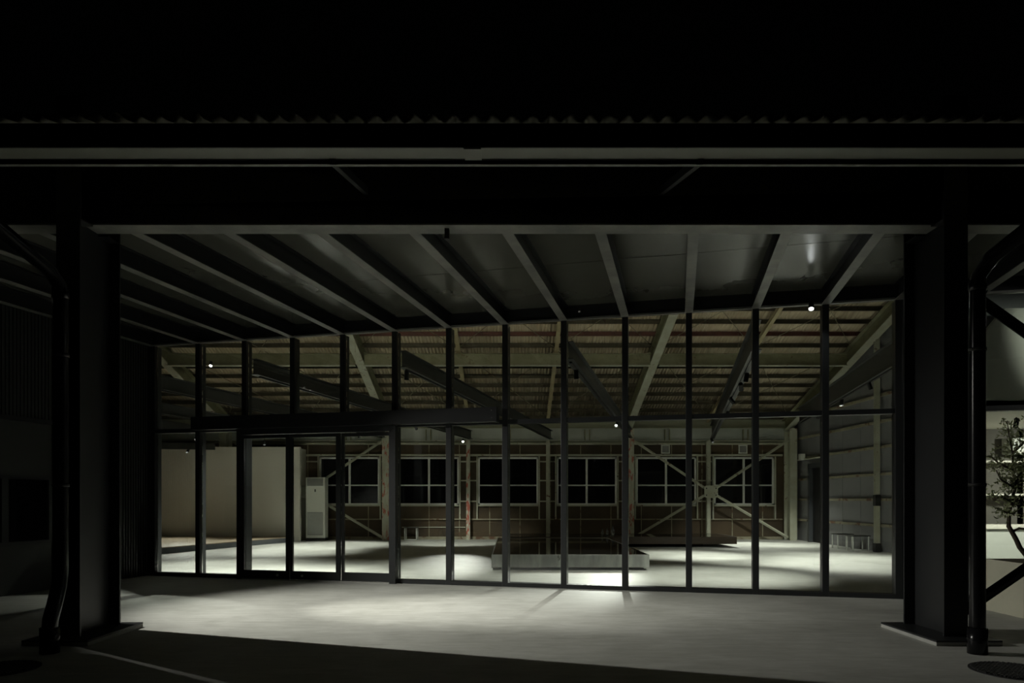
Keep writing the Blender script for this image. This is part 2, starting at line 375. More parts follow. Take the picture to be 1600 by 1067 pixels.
# left boundary and partition of the hall
struct(MB().box((-13.6,10,0),(-13.5,20.6,4.2)).build('wall_left', M_side))
pw = empty('wall_partition', (-9,19.4,0)); struct(pw, 'low white partition wall behind the raised platform')
MB().box((-13.5,19.3,0),(-6.27,19.42,2.68)).build('wall_panel', M_white, pw)
MB().box((-6.26,19.3,0),(-6.0,19.42,2.68)).build('wall_end_panel', M_white, pw)
MB().box((-6.24,19.42,0),(-6.16,20.42,2.68)).build('wall_return', M_white, pw)
pf = empty('raised_platform', (-8,17,0)); tag(pf, 'low raised wooden platform with grey edge before the white partition', 'platform')
poly = [(-6.15,19.28),(-7.7,14.9),(-8.75,11.95),(-13.4,13.15),(-13.4,19.28)]
MB().prism(poly, 0.0, 0.125).build('platform_base', M_darkfloorside, pf)
MB().prism(poly, 0.125, 0.145).build('board_deck', M_wood, pf)

# bulkhead over the glazed front
a, b = cp(-5.5,.05,3.82), cp(12.8,.05,3.82)
poly = [a, b, V(b.x,b.y,roof_front(b.y)-.03), V(a.x,a.y,roof_front(a.y)-.03)]
struct(MB().slab(poly, NN, .1).build('wall_front', M_siding), 'dark bulkhead above the glazed front')
# hall front left of the glazing
a, b = cp(10.75,.0,0), cp(18.5,.0,0)
struct(MB().slab([a,b,b+V(0,0,3.82),a+V(0,0,3.82)], NN, .12).build('wall_front_return', M_side))

# dark ribbed wall closing the canopy on its far side
E = cp(10.70, 0, 0)
wl = empty('wall_porch', E); struct(wl, 'dark ribbed siding wall closing the canopy')
def wp(k, z, off=0.0): return E - NN*k + UL*off + V(0,0,z)
def ribs(k0, k1, z0, z1):
    m = MB(); n = int((k1-k0)/0.05)
    for i in range(n):
        ka = k0+(k1-k0)*i/n; kb = k0+(k1-k0)*(i+.5)/n; kc = k0+(k1-k0)*(i+1)/n
        m.slab([wp(ka,z0),wp(kb,z0),wp(kb,z1),wp(ka,z1)], UL, .05)
        m.slab([wp(kb,z0,.015),wp(kc,z0,.015),wp(kc,z1,.015),wp(kb,z1,.015)], UL, .035)
    return m
ribs(0,1.7,0,3.8).build('ribbed_siding', M_siding, wl)
ribs(1.7,6.2,2.25,3.8).build('ribbed_siding', M_siding, wl)
m = MB(); m.slab([wp(1.7,0),wp(6.2,0),wp(6.2,.62),wp(1.7,.62)], UL, .05); m.slab([wp(1.7,1.5),wp(6.2,1.5),wp(6.2,2.2),wp(1.7,2.2)], UL, .05)
m.build('plain_panel', M_siding, wl)
m = MB(); m.slab([wp(1.7,2.19,-.03),wp(6.2,2.19,-.03),wp(6.2,2.25,-.03),wp(1.7,2.25,-.03)], UL, .08); m.build('rail', M_steel, wl)
m = MB(); m.slab([wp(0,3.62,-.03),wp(6.2,3.62,-.03),wp(6.2,3.8,-.03),wp(0,3.8,-.03)], UL, .03); m.build('top_flashing', M_jamb, wl)
w9 = empty('window_9', wp(2,.62)); struct(w9, 'dark porch window reflecting the lit shelves')
for k0,k1 in ((1.7,2.35),(2.35,3.0),(3.0,3.9)):
    m = MB(); f=.045
    for (a_,b_,c_,d_) in ((k0,k1,.62,.62+f),(k0,k1,1.5-f,1.5),(k0,k0+f,.62,1.5),(k1-f,k1,.62,1.5)):
        m.slab([wp(a_,c_,-.02),wp(b_,c_,-.02),wp(b_,d_,-.02),wp(a_,d_,-.02)], UL, .06)
    m.build('window_frame', M_frame, w9)
    MB().slab([wp(k0+f,.66,.02),wp(k1-f,.66,.02),wp(k1-f,1.46,.02),wp(k0+f,1.46,.02)], UL, .01).build('pane', M_glassdark, w9)

# ------------------------------------------------------------------ glazed front
g = empty('window_1', P0); struct(g, 'tall charcoal framed glazed front of the hall')
SP = 0.8155
smul = [i*SP+(0 if i else 0.0) for i in range(14)]   # 0 .. 10.6
smul_r = [-0.86-.815*i for i in range(4)]
MW, MD = 0.078, 0.15
Z_TOP = 3.62; ZT0, ZT1 = 2.235, 2.295
door_s = (smul[8], smul[11])
for i, s in enumerate(smul):
    z0 = 2.2 if i in (9,10) else 0.0
    MB().cbox(s-MW/2, s+MW/2, 0, MD, z0, 3.60).build('mullion', M_frame, g, bevel=.004)
for s in smul_r:
    MB().cbox(s-MW/2, s+MW/2, 0, MD, 0, 3.60).build('mullion', M_frame, g, bevel=.004)
MB().cbox(smul[-1]+.04, 10.72, 0, MD, 0, 3.80).build('end_post', M_frame, g)
MB().cbox(-.82, -.04, 0.0, MD, 0, 3.80).build('end_panel', M_frame, g)
MB().cbox(-.04, 10.72, .02, MD, Z_TOP+.012, 3.80).build('header', M_frame, g)
MB().cbox(-4.2, -.82, .02, MD, Z_TOP+.012, 3.80).build('header', M_frame, g)
for s0, s1 in list(zip(smul[:-1], smul[1:])) + list(zip(smul_r[1:], smul_r[:-1])):
    i = smul.index(s0) if s0 in smul else -1
    a, b = s0+MW/2, s1-MW/2
    # thin pale beads: highlight along the frame edge, put into the colour
    MB().cbox(a,b,.0,.05,Z_TOP-.012,Z_TOP+.012).build('edge_highlight', M_rafter, g)
    MB().cbox(a,b,.01,.11,ZT0,ZT1).build('transom', M_frame, g)
    if not (8 <= i <= 10):
        MB().cbox(a,b,.0,.13,0,.055).build('sill', M_frame, g)
        MB().cbox(a,b,.06,.07,.055,ZT0).build('glass_pane', M_glass, g)
    MB().cbox(a,b,.06,.07,ZT1,Z_TOP-.012).build('glass_pane', M_glass, g)
# long operator box above the doors
ob = empty('door_operator', cp(7.3,-.1,2.25)); tag(ob, 'long dark metal operator box across the front above the sliding doors', 'door operator')
MB().cbox(4.985,9.78,-.16,-.002,2.255,2.45).build('cover', M_steel, ob, bevel=.004)
MB().cbox(4.97,4.985,-.165,-.002,2.25,2.455).build('end_cap', M_frame, ob)
for z in (2.30,2.40): MB().cbox(5.03,5.045,-.165,-.16,z,z+.012).build('screw', M_chrome, ob)
# sliding doors
dr = empty('door_1', cp(7.6,0,0)); struct(dr, 'charcoal framed glass sliding doors in the glazed front')
m = MB(); m.cbox(door_s[1]-.0,door_s[1]+.07,-.08,.0,0,2.25); m.cbox(door_s[0]-.05,door_s[0]+.045,-.08,.0,0,2.25); m.cbox(door_s[0],door_s[1],-.08,.0,2.17,2.25)
m.build('door_frame', M_frame, dr)
dw = (door_s[1]-door_s[0])/3
for i in range(3):
    s0, s1 = door_s[0]+i*dw, door_s[0]+(i+1)*dw
    d0 = -.06 if i != 0 else -.03
    lf = MB()
    st = .065
    a_, b_ = s0+.004, s1-.004
    lf.cbox(a_,a_+st,d0,d0+.04,.02,2.16); lf.cbox(b_-st*.6,b_,d0,d0+.04,.02,2.16)
    lf.cbox(a_+st,b_-st*.6,d0,d0+.04,.02,.14); lf.cbox(a_+st,b_-st*.6,d0,d0+.04,2.11,2.16)
    lf_o = lf.build('door_leaf', M_frame, dr)
    MB().cbox(a_+st,b_-st*.6,d0+.015,d0+.025,.14,2.11).build('pane', M_glass, lf_o)
    if i in (1,2):
        ss = (b_-.2) if i == 1 else (a_+.2)
        p = cp(ss,d0-.012,.075); MB().tube([p,p+NN*.014],.018,14).build('door_lock', M_alum, lf_o)
MB().cbox(door_s[0],door_s[1],-.07,-.01,0,.018).build('floor_track', M_chrome, dr)

# ------------------------------------------------------------------ canopy steel
ri = 0
def rafter(s, label):
    yb = 6.16
    p1 = cp(s, 0.02, 3.70); k = (p1.y-yb)/NN.y; p0 = p1 - NN*k
    if k < .2: return
    r = empty('canopy_rafter', (p0+p1)/2); tag(r, label, 'steel beam', 'canopy rafters')
    d = NN; h=.2; b=.1
    sx = V(NN.y,-NN.x,0)
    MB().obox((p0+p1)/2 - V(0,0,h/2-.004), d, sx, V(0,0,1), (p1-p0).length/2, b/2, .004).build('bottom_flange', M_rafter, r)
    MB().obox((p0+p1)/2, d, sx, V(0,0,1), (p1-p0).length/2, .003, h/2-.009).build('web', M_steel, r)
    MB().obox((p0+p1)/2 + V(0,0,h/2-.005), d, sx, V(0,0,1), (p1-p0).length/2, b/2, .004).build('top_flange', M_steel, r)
for i, s in enumerate(smul):
    nm = ORD[i]
    rafter(s, 'grey canopy rafter, %s counting from the bright spotlight column side' % nm if i else 'grey canopy rafter at the end of the glazing, first beyond the bright spotlight')
for i, s in enumerate(smul_r):
    rafter(s, 'canopy rafter over the planter bay, %s beyond the front column' % ORD[i])

fb = empty('front_beam', (0,6.05,3.59)); tag(fb, 'deep dark steel beam spanning the canopy front on two columns', 'steel beam')
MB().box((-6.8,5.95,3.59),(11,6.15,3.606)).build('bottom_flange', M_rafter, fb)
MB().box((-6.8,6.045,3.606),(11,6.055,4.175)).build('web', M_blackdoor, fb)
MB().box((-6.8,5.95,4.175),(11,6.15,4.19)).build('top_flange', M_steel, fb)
for sgn, nm in ((-1,'beside the ribbed wall'),(1,'beside the planter bay')):
    co = empty('steel_column', (sgn*3.74,6.05,0)); tag(co, 'wide dark H-section steel column %s' % nm, 'steel column', 'canopy columns')
    x0, x1 = sorted((sgn*3.64, sgn*3.84))
    MB().box((x0,5.75,.045),(x1,5.768,4.6)).build('near_flange', M_steel, co)
    MB().box((x0,6.332,.045),(x1,6.35,4.6)).build('far_flange', M_steel, co)
    MB().box((sgn*3.74-.006,5.768,.045),(sgn*3.74+.006,6.332,4.6)).build('web', M_steel, co)
    for z in (3.59,):
        a0,a1 = sorted((sgn*3.645, sgn*3.734)); MB().box((a0,5.768,z-.02),(a1,5.94,z-.008)).build('stiffener', M_steel, co)
        MB().box((a0,6.16,z-.02),(a1,6.332,z-.008)).build('stiffener', M_steel, co)
    a0,a1 = sorted((sgn*3.47, sgn*4.01))
    MB().box((a0,5.58,0),(a1,6.42,.03)).build('grout_bed', M_plate, co)
    MB().box((a0,5.58,.03),(a1,6.42,.045)).build('base_plate', M_steel, co)
# eave brackets
for x, dx, nm in ((-1.19,-.08,'nearer the ribbed wall'),(1.25,.05,'nearer the planter bay')):
    m = MB().bar(V(x,4.52,3.45), V(x+dx,5.94,3.88), .04,.06).build('eave_bracket', M_steel); tag(m, 'faint steel eave bracket behind the gutter, %s' % nm, 'bracket', 'eave brackets')
# gutter and eave
gt = empty('gutter', (0,4.45,3.4)); tag(gt, 'long grey roof gutter along the eave above the canopy front', 'gutter')
m = MB(); X0, X1 = -9.5, 9.5
def xs(poly): return [V(X0,y,z) for y,z in poly]
m.slab(xs([(4.385,3.455),(4.525,3.455),(4.525,3.462),(4.385,3.462)]), V(1,0,0), X1-X0); m.build('trough_floor', M_gutter, gt)
MB().slab(xs([(4.375,3.455),(4.385,3.455),(4.385,3.53),(4.375,3.53)]), V(1,0,0), X1-X0).build('trough_face', M_blackdoor, gt)
MB().slab(xs([(4.525,3.45),(4.53,3.45),(4.53,3.53),(4.525,3.53)]), V(1,0,0), X1-X0).build('trough_back', M_blackdoor, gt)
MB().slab(xs([(4.548,3.43),(4.574,3.43),(4.574,3.434),(4.548,3.434)]), V(1,0,0), X1-X0).build('drip_lip', M_gutter, gt)
MB().slab(xs([(4.574,3.43),(4.58,3.43),(4.58,3.62),(4.574,3.62)]), V(1,0,0), X1-X0).build('back_board', M_blackdoor, gt)
MB().slab(xs([(4.386,3.53),(4.396,3.53),(4.396,3.615),(4.386,3.615)]), V(1,0,0), X1-X0).build('fascia', M_blackdoor, gt)
MB().box((-.31,4.383,3.447),(-.20,4.527,3.454)).build('joint_sleeve', M_gutter, gt)
# downpipes
def downpipe(sx, label):
    o = empty('downpipe', (sx*3.62,5.35,0)); tag(o, label, 'downpipe', 'downpipes')
    x = 3.65*sx
    if sx < 0:
        pts = [V(x-.14,4.47,3.36),V(x-.13,4.6,3.30),V(x-.02,5.40,3.02),V(x,5.50,2.93),V(x,5.52,2.8),V(x,5.52,1.2),V(x,5.52,.62),V(x,5.50,.50),V(x+.03,5.40,.36),V(x+.04,5.34,.26),V(x+.04,5.33,.16),V(x+.04,5.33,.0)]
    else:
        pts = [V(3.85,4.47,3.36),V(3.83,4.6,3.30),V(3.66,5.20,3.05),V(3.62,5.30,2.93),V(3.62,5.31,2.8),V(3.62,5.31,1.2),V(3.62,5.31,.3),V(3.62,5.31,0)]
    pi = MB().tube(pts, .056, 20).build('pipe', M_blackpipe, o)
    e = pts[-1]
    MB().tube([e, e+V(0,0,.2)], .070, 20).build('foot_sleeve', M_blackpipe, o)
    q = pts[5] if sx>0 else pts[4]
    MB().tube([V(pts[4].x,pts[4].y,2.90),V(pts[4].x,pts[4].y,2.82)], .064, 20).build('elbow_collar', M_blackpipe, pi)
    for z in (2.35,1.30,):
        MB().tube([V(pts[4].x,pts[4].y,z),V(pts[4].x,pts[4].y,z+.025)], .062, 20).build('clamp', M_iron, pi)
downpipe(-1, 'black downpipe with bent foot before the column beside the ribbed wall')
downpipe(1, 'straight black downpipe before the column beside the planter')
m = MB().tube([V(3.9,5.95,.20),V(6.4,5.95,1.92)],.045,14).build('diagonal_brace', M_blackpipe); tag(m, 'black diagonal brace rising past the planter from the column foot', 'brace')
m = MB().tube([V(3.85,5.9,3.06),V(6.4,5.9,.95+.3)],.045,14).build('diagonal_brace', M_blackpipe); tag(m, 'black diagonal brace falling from the column head toward the planter bay', 'brace')
m = MB().slab([V(3.84,5.88,3.15),V(4.1,5.88,3.0),V(4.0,5.88,2.8),V(3.84,5.88,2.8)],V(0,1,0),.012).build('gusset_plate', M_blackpipe); tag(m,'dark gusset plate joining brace to column head','gusset plate')
# manholes
def manhole(x, y, r, label):
    o = empty('manhole_cover', (x,y,0)); tag(o, label, 'manhole cover', 'manhole covers')
    m = MB().tube([V(x,y,-.01),V(x,y,.006)], r, 48); m.build('rim', M_iron, o)
    m = MB()
    for i in range(-8,9):
        q = i/9*r; h_ = math.sqrt(max(0,(r*.93)**2-q*q))
        m.box((x+q-.006,y-h_,.006),(x+q+.006,y+h_,.013)); m.box((x-h_,y+q-.006,.006),(x+h_,y+q+.006,.012))
    m.build('grid', M_iron, o)
manhole(3.50,4.76,.27,'round ribbed manhole cover on the ground before the straight downpipe')
manhole(-3.62,4.82,.25,'round dark manhole cover on the ground before the bent downpipe')

# small fixtures under the canopy
m = MB().box((-.595,6.02,3.50),(-.555,6.08,3.59)).build('sensor', M_black); tag(m,'tiny black sensor under the middle of the front beam','sensor')
p = cp(3.85,-.1,3.72); m = MB().tube([p,p-V(0,0,.05)],.02,12).build('sensor', M_chrome); tag(m,'tiny cylindrical sensor on the glazing header above the hall','sensor')

# ------------------------------------------------------------------ old frame steel in the hall
fn = ['behind the white partition','with red patches beside the air conditioner','behind the low black table','in the corner by the grey side wall']
for x, nm in zip(fx, fn):
    o = empty('portal_column', (x,20.1,0)); tag(o, 'aged pale green steel column %s' % nm, 'steel column', 'old portal columns')
    mt = M_red if x in (-3.68,3.45) else M_green
    MB().box((x-.105,19.88,0),(x+.105,19.895,3.27)).build('front_flange', mt, o)
    MB().box((x-.105,20.30,0),(x+.105,20.315,3.2)).build('back_flange', M_green, o)
    MB().box((x-.006,19.895,0),(x+.006,20.30,3.2)).build('web', M_green, o)
    r = empty('portal_rafter', (x,16.5,4.6)); tag(r, 'aged pale green roof rafter above the column %s' % nm, 'steel beam', 'old portal rafters')
    p0 = V(x,20.45,roof_back(20.45)-.315); p1 = V(x,RY,roof_back(RY)-.315)
    up = V(0,.3134,.9496); d = (p1-p0).normalized(); sx = V(1,0,0); c_ = (p0+p1)/2; L_=(p1-p0).length/2
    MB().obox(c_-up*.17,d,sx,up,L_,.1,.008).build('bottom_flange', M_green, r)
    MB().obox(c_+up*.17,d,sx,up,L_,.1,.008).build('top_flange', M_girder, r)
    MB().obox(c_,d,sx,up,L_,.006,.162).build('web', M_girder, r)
for x, nm in zip([-1.30,1.07,5.83], ['streaked red between two windows','behind the low black table','at the centre of the cross bracing']):
    o = empty('wall_post', (x,20.25,0)); tag(o, 'slim pale steel post %s' % nm, 'steel post', 'slim wall posts')
    MB().hsec(V(x,20.28,0),V(x,20.28,2.95),.12,.11,.01,.008, up=V(0,1,0)).build('shaft', M_red if x<0 else M_green, o)
    r = MB().hsec(V(x,20.4,roof_back(20.4)-.185),V(x,RY,roof_back(RY)-.185),.10,.09,.008,.008).build('thin_rafter', M_thin)
    tag(r, 'thin yellowed roof rafter above the slim post %s' % nm, 'steel beam', 'thin roof rafters')
gd = empty('roof_girder', (0,16.5,4.56)); tag(gd, 'long dusty green girder running across under the roof slope', 'steel beam')
for ga, gb in ((-13.4,-8.54),(-8.32,-3.79),(-3.57,3.34),(3.56,8.09)):
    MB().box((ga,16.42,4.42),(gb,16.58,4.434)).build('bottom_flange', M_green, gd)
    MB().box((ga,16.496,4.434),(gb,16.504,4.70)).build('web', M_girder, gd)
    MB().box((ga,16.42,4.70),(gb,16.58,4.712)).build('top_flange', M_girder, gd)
eb = empty('eave_beam', (0,20.2,3)); tag(eb, 'grey eave beam along the top of the back wall above the windows', 'steel beam')
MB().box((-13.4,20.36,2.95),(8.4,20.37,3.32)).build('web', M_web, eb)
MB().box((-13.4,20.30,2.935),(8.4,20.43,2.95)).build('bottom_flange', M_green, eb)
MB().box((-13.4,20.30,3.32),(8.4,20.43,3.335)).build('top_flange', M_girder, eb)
for x in wx:
    for q in (-.07,.07): MB().box((x+q-.012,20.28,2.95),(x+q+.012,20.36,3.28)).build('bracket', M_girder, eb)
def cross(xc, x0, x1, nm):
    for a, b, t in ((V(x0+.1,20.0,2.93),V(xc,20.05,1.42),'upper arm'),(V(x1-.1,20.0,2.93),V(xc,20.05,1.42),'upper arm toward the corner'),(V(x0+.12,20.0,.08),V(xc,20.05,1.42),'lower arm'),(V(x1-.12,20.0,.08),V(xc,20.05,1.42),'lower arm toward the corner')):
        if xc < 0 and 'corner' not in t: continue
        m = MB().bar(a,b,.012,.075,V(0,1,0)); m.bar(a,b,.075,.012,V(0,1,0))
        tag(m.build('brace_bar', M_green), 'pale angle brace %s, %s of the cross' % (nm, t if xc > 0 else t.split(' toward')[0]), 'brace', 'wall bracing')
    gp = empty('gusset_plate', (xc,20.0,1.42)); tag(gp, 'pale bolted gusset plate %s' % nm, 'gusset plate', 'gusset plates')
    MB().slab([V(xc+dx,19.98,1.42+dz) for dx,dz in ((-.2,-.14),(-.2,.14),(-.14,.18),(.14,.18),(.2,.14),(.2,-.14),(.14,-.18),(-.14,-.18))],V(0,1,0),.012).build('plate', M_green, gp)
    for dx in (-.14,.14):
        for dz in (-.1,.1): MB().tube([V(xc+dx,19.965,1.42+dz),V(xc+dx,19.98,1.42+dz)],.02,8).build('bolt', M_iron, gp)
cross(5.83,3.45,8.2,'behind the rear low table')
cross(-6.06,-8.43,-3.68,'behind the tall air conditioner')
# side wall post
o = empty('side_post', (8.3,15.6,0)); tag(o, 'aged green post with dark bands standing against the grey side wall', 'steel post')
MB().hsec(V(8.31,15.55,0),V(8.31,15.55,5.0),.09,.10,.01,.008,up=V(0,1,0)).build('shaft', M_green, o)
for z0,z1 in ((0,.2),(1.05,1.3)): MB().box((8.25,15.49,z0),(8.37,15.61,z1)).build('dark_band', M_iron, o)

# charcoal beams of the new work, parallel to the canopy rafters
bx = [(-8.43,'ending above the white partition'),(-6.06,'ending behind the tall air conditioner'),(-3.68,'ending at the red patched column'),(-1.30,'ending at the red streaked post'),(1.07,'ending at the plain slim post'),(3.45,'ending at the column behind the low table'),(5.83,'ending above the cross bracing'),(8.2,'ending at the corner column')]
BS = {5.83:1.6,3.45:4.04,1.07:6.49,-1.30:8.94,-3.68:11.38,-6.06:13.83,-8.43:16.27,8.2:-.85}
ZB = {8.2:3.34}
HB = {8.2:.42, 5.83:.40}
def bpt(xi, y, dz=0.0):
    # a point dz below the underside of the beam over post xi, at depth y
    a = cp(BS[xi], .2, 0); yf = 19.85; f = (y-a.y)/(yf-a.y)
    zn, zf = (ZB[xi], ZB[xi]-.02) if xi in ZB else (3.12, 2.98)
    return V(a.x+(xi-a.x)*f, y, zn+(zf-zn)*f-dz)
for xi, nm in bx:
    p1 = bpt(xi, {-8.43:19.2,-6.06:19.8,-3.68:19.8,3.45:19.8,8.2:19.0}.get(xi,20.15), -HB.get(xi,.25)/2)
    p0 = bpt(xi, cp(BS[xi],.2,0).y, -HB.get(xi,.25)/2); hh = HB.get(xi,.25)/2
    bd = (p1-p0).normalized(); sx = bd.cross(V(0,0,1)).normalized()
    o = empty('charcoal_beam', (p0+p1)/2); tag(o, 'charcoal steel beam crossing the hall overhead, %s' % nm, 'steel beam', 'charcoal hall beams')
    L_=(p1-p0).length/2; c_=(p0+p1)/2
    MB().obox(c_-V(0,0,hh-.008),bd,sx,V(0,0,1),L_,.0625,.005).build('bottom_flange', M_steel_in, o)
    MB().obox(c_+V(0,0,hh-.008),bd,sx,V(0,0,1),L_,.0625,.005).build('top_flange', M_steel_in, o)
    MB().obox(c_,bd,sx,V(0,0,1),L_,.004,hh-.013).build('web', M_steel_in, o)
    MB().obox(c_-V(0,0,hh+.010),bd,sx,V(0,0,1),L_*.97,.018,.012).build('lighting_track', M_black, o)
o = MB().bar(V(-13.3,17.9,2.66), V(-8.25,18.95,2.66), .12,.17).build('short_beam', M_steel_in); tag(o,'short low charcoal beam ending before the white partition','steel beam')

# ------------------------------------------------------------------ furniture
def table(x0, x1, y0, y1, zb, zt, label, legs, edge, name='low_table'):
    o = empty(name, ((x0+x1)/2,(y0+y1)/2,0)); tag(o, label, 'table', 'low slab tables')
    t=.014; m = MB()
    m.box((x0,y0,zb),(x1,y0+t,zt)); m.box((x0,y1-t,zb),(x1,y1,zt)); m.box((x0,y0+t,zb),(x0+t,y1-t,zt)); m.box((x1-t,y0+t,zb),(x1,y1-t,zt))
    m.build('apron', edge, o)
    MB().box((x0+t,y0+t,zt-.03),(x1-t,y1-t,zt-.006)).build('tabletop', M_mirror, o)
    MB().box((x0+t,y0+t,zb),(x1-t,y1-t,zb+.01)).build('underside', M_black, o)
    for lx, ly in legs: MB().box((lx-.15,ly-.1,0),(lx+.15,ly+.1,zb)).build('leg', M_black, o)
    return o
table(-.345,2.32,11.53,16.6,.05,.265,'large low black-topped slab table with grey metal edge, nearest the glass',[(.4,12.6),(1.6,12.6),(.4,15.6),(1.6,15.6)],M_conc_edge)
table(-.2,5.6,17.0,18.6,.085,.265,'second long low slab table with rusty dark edge near the back wall',[(.6,17.8),(2.5,17.8),(4.75,17.6)],M_rusttop)
def bottle(x,y,z,h,r,label,nm='glass_bottle'):
    m = MB().tube([V(x,y,z),V(x,y,z+h*.55),V(x,y,z+h*.7),V(x,y,z+h)],[r,r,r*.45,r*.4],16).build(nm,M_glassobj); tag(m,label,'bottle','glass items on the rear table')
bottle(2.60,17.6,.262,.26,.05,'taller clear glass bottle standing on the rear low table')
bottle(2.47,17.7,.262,.2,.035,'thin dim glass bottle just beside the taller bottle')
bottle(2.35,17.75,.262,.18,.03,'small dim glass bottle at the end of the row on the rear table')

# tall air conditioner
ac = empty('air_conditioner', (-5.63,19.75,0)); tag(ac,'tall white floor-standing air conditioner beside the partition end','air conditioner')
MB().box((-5.92,19.6,.09),(-5.37,19.95,1.83)).build('body', M_acw, ac, bevel=.008)
MB().box((-5.92,19.61,0),(-5.37,19.94,.09)).build('plinth', M_black, ac)
rc = MB().box((-5.88,19.585,1.58),(-5.42,19.60,1.80)).build('outlet_recess', M_acg, ac)
m = MB()
for i in range(6): m.box((-5.88,19.57,1.60+i*.035),(-5.42,19.59,1.61+i*.035))
m.build('outlet_louvre', M_acg, rc)
rc = MB().box((-5.87,19.588,.17),(-5.43,19.60,.83)).build('intake_recess', M_acg, ac)
m = MB()
for i in range(26): m.box((-5.86+i*.0165,19.58,.19),(-5.855+i*.0165,19.59,.81))
m.build('intake_grille', M_alum, rc)
MB().box((-5.665,19.58,1.41),(-5.635,19.6,1.49)).build('control_panel', M_black, ac)

# stools
def stool(x,y,w,h,label,rz=0):
    o = empty('low_stool',(x,y,0)); tag(o,label,'stool','low metal-legged stools')
    MB().box((x-w/2-.03,y-.17,h),(x+w/2+.03,y+.17,h+.02)).build('seat', M_seat, o)
    for dx in (-w/2,w/2):
        for dy in (-.14,.14): MB().tube([V(x+dx,y+dy,0),V(x+dx,y+dy,h)],.016,8).build('leg', M_alum, o)
    MB().tube([V(x-w/2,y-.14,.03),V(x+w/2,y-.14,.03)],.010,8).build('stretcher', M_alum, o)
stool(8.08,15.95,.36,.34,'low dark stool with bright metal legs nearest the banded side post')
stool(8.10,16.75,.34,.34,'low dark stool with metal legs farther along the grey side wall')
stool(-2.95,20.0,.34,.36,'low stool with pale metal legs under the back wall window')

# vents
for x, nm in ((4.60,'above the window crossed by the brace'),(6.92,'above the window nearest the corner column')):
    o = empty('wall_vent',(x,20.4,2.65)); tag(o,'square white wall vent %s' % nm,'vent','square wall vents')
    m = MB(); s_=.13
    m.box((x-s_,20.44,2.57),(x+s_,20.48,2.60)); m.box((x-s_,20.44,2.80),(x+s_,20.48,2.83)); m.box((x-s_,20.44,2.6),(x-s_+.03,20.48,2.8)); m.box((x+s_-.03,20.44,2.6),(x+s_,20.48,2.8))
    m.build('frame', M_acw, o)
    m = MB().box((x-.1,20.47,2.6),(x+.1,20.48,2.8))
    for i in range(7): m.box((x-.1,20.455,2.61+i*.028),(x+.1,20.47,2.618+i*.028))
    m.build('grille', M_acg, o)

# round wall lamp on the side wall
o = empty('wall_lamp',(8.3,14.6,3.3)); tag(o,'round unlit glass wall lamp high on the grey side wall','lamp')
zc=3.28; yc=14.78
m = MB(); 
for i in range(8):
    t0, t1 = math.pi*i/8, math.pi*(i+1)/8
MB().tube([V(XS-.02,yc,zc),V(XS-.06,yc,zc)],.08,20).build('mount', M_acg, o)
MB().tube([V(XS-.06,yc,zc),V(XS-.10,yc,zc),V(XS-.16,yc,zc),V(XS-.20,yc,zc),V(XS-.22,yc,zc)],[.06,.105,.11,.08,.02],24).build('globe', M_glassobj, o)

# ------------------------------------------------------------------ cafe nook behind the glazing
cf = [(5.15,8.5),(6.55,11.42)]
struct(MB().prism([(5.15,8.5),(5.25,8.46),(6.66,11.42),(6.55,11.42)],0,2.37).build('wall_cafe_side', M_cafewall))
struct(MB().box((6.55,11.42,0),(10.5,11.52,2.37)).build('wall_cafe_back', M_cafewall),'grey brown wall behind the cafe shelves')
struct(MB().prism([(5.15,8.5),(10.5,8.5),(10.5,11.42),(6.55,11.42)],2.37,2.43).build('ceiling_cafe', M_white))
fa = [V(6.14,8.5,3.58),V(5.15,8.5,2.37),V(10.5,8.5,2.37),V(10.5,8.5,3.58)]
struct(MB().slab(fa,V(0,1,0),.06).build('wall_cafe_fascia', M_white),'pale fascia above the cafe with a slanted end')
fd = [V(5.93,8.9,2.44),V(10.5,8.9,2.44),V(10.5,8.9,4.2),V(5.93,8.9,4.2)]
struct(MB().slab(fd,V(0,1,0),.06).build('wall_cafe_upper', M_side))
ct = empty('cafe_counter',(7.8,10.6,0)); tag(ct,'long pale cafe counter beneath the wall shelves','counter')
MB().box((6.57,10.3,.06),(9.6,10.95,.755)).build('body', M_counter, ct)
MB().box((6.55,10.27,.755),(9.62,10.98,.80)).build('worktop', M_shelfw, ct)
MB().box((6.6,10.36,0),(9.55,10.9,.06)).build('plinth', M_black, ct)
for z, nm in ((1.26,'lower'),(1.80,'upper')):
    m = MB().box((6.68,11.10,z),(10.3,11.42,z+.03)).build('wall_shelf', M_shelfw); tag(m,'pale %s shelf on the cafe back wall' % nm,'shelf','cafe wall shelves')
o = empty('wall_air_conditioner',(8.6,11.3,1.93)); tag(o,'white wall air conditioner above the upper cafe shelf','air conditioner')
MB().box((8.18,11.15,1.94),(9.0,11.42,2.21)).build('body', M_acw, o, bevel=.02)
MB().box((8.26,11.135,1.955),(8.98,11.15,1.99)).build('outlet_flap', M_shelfw, o)

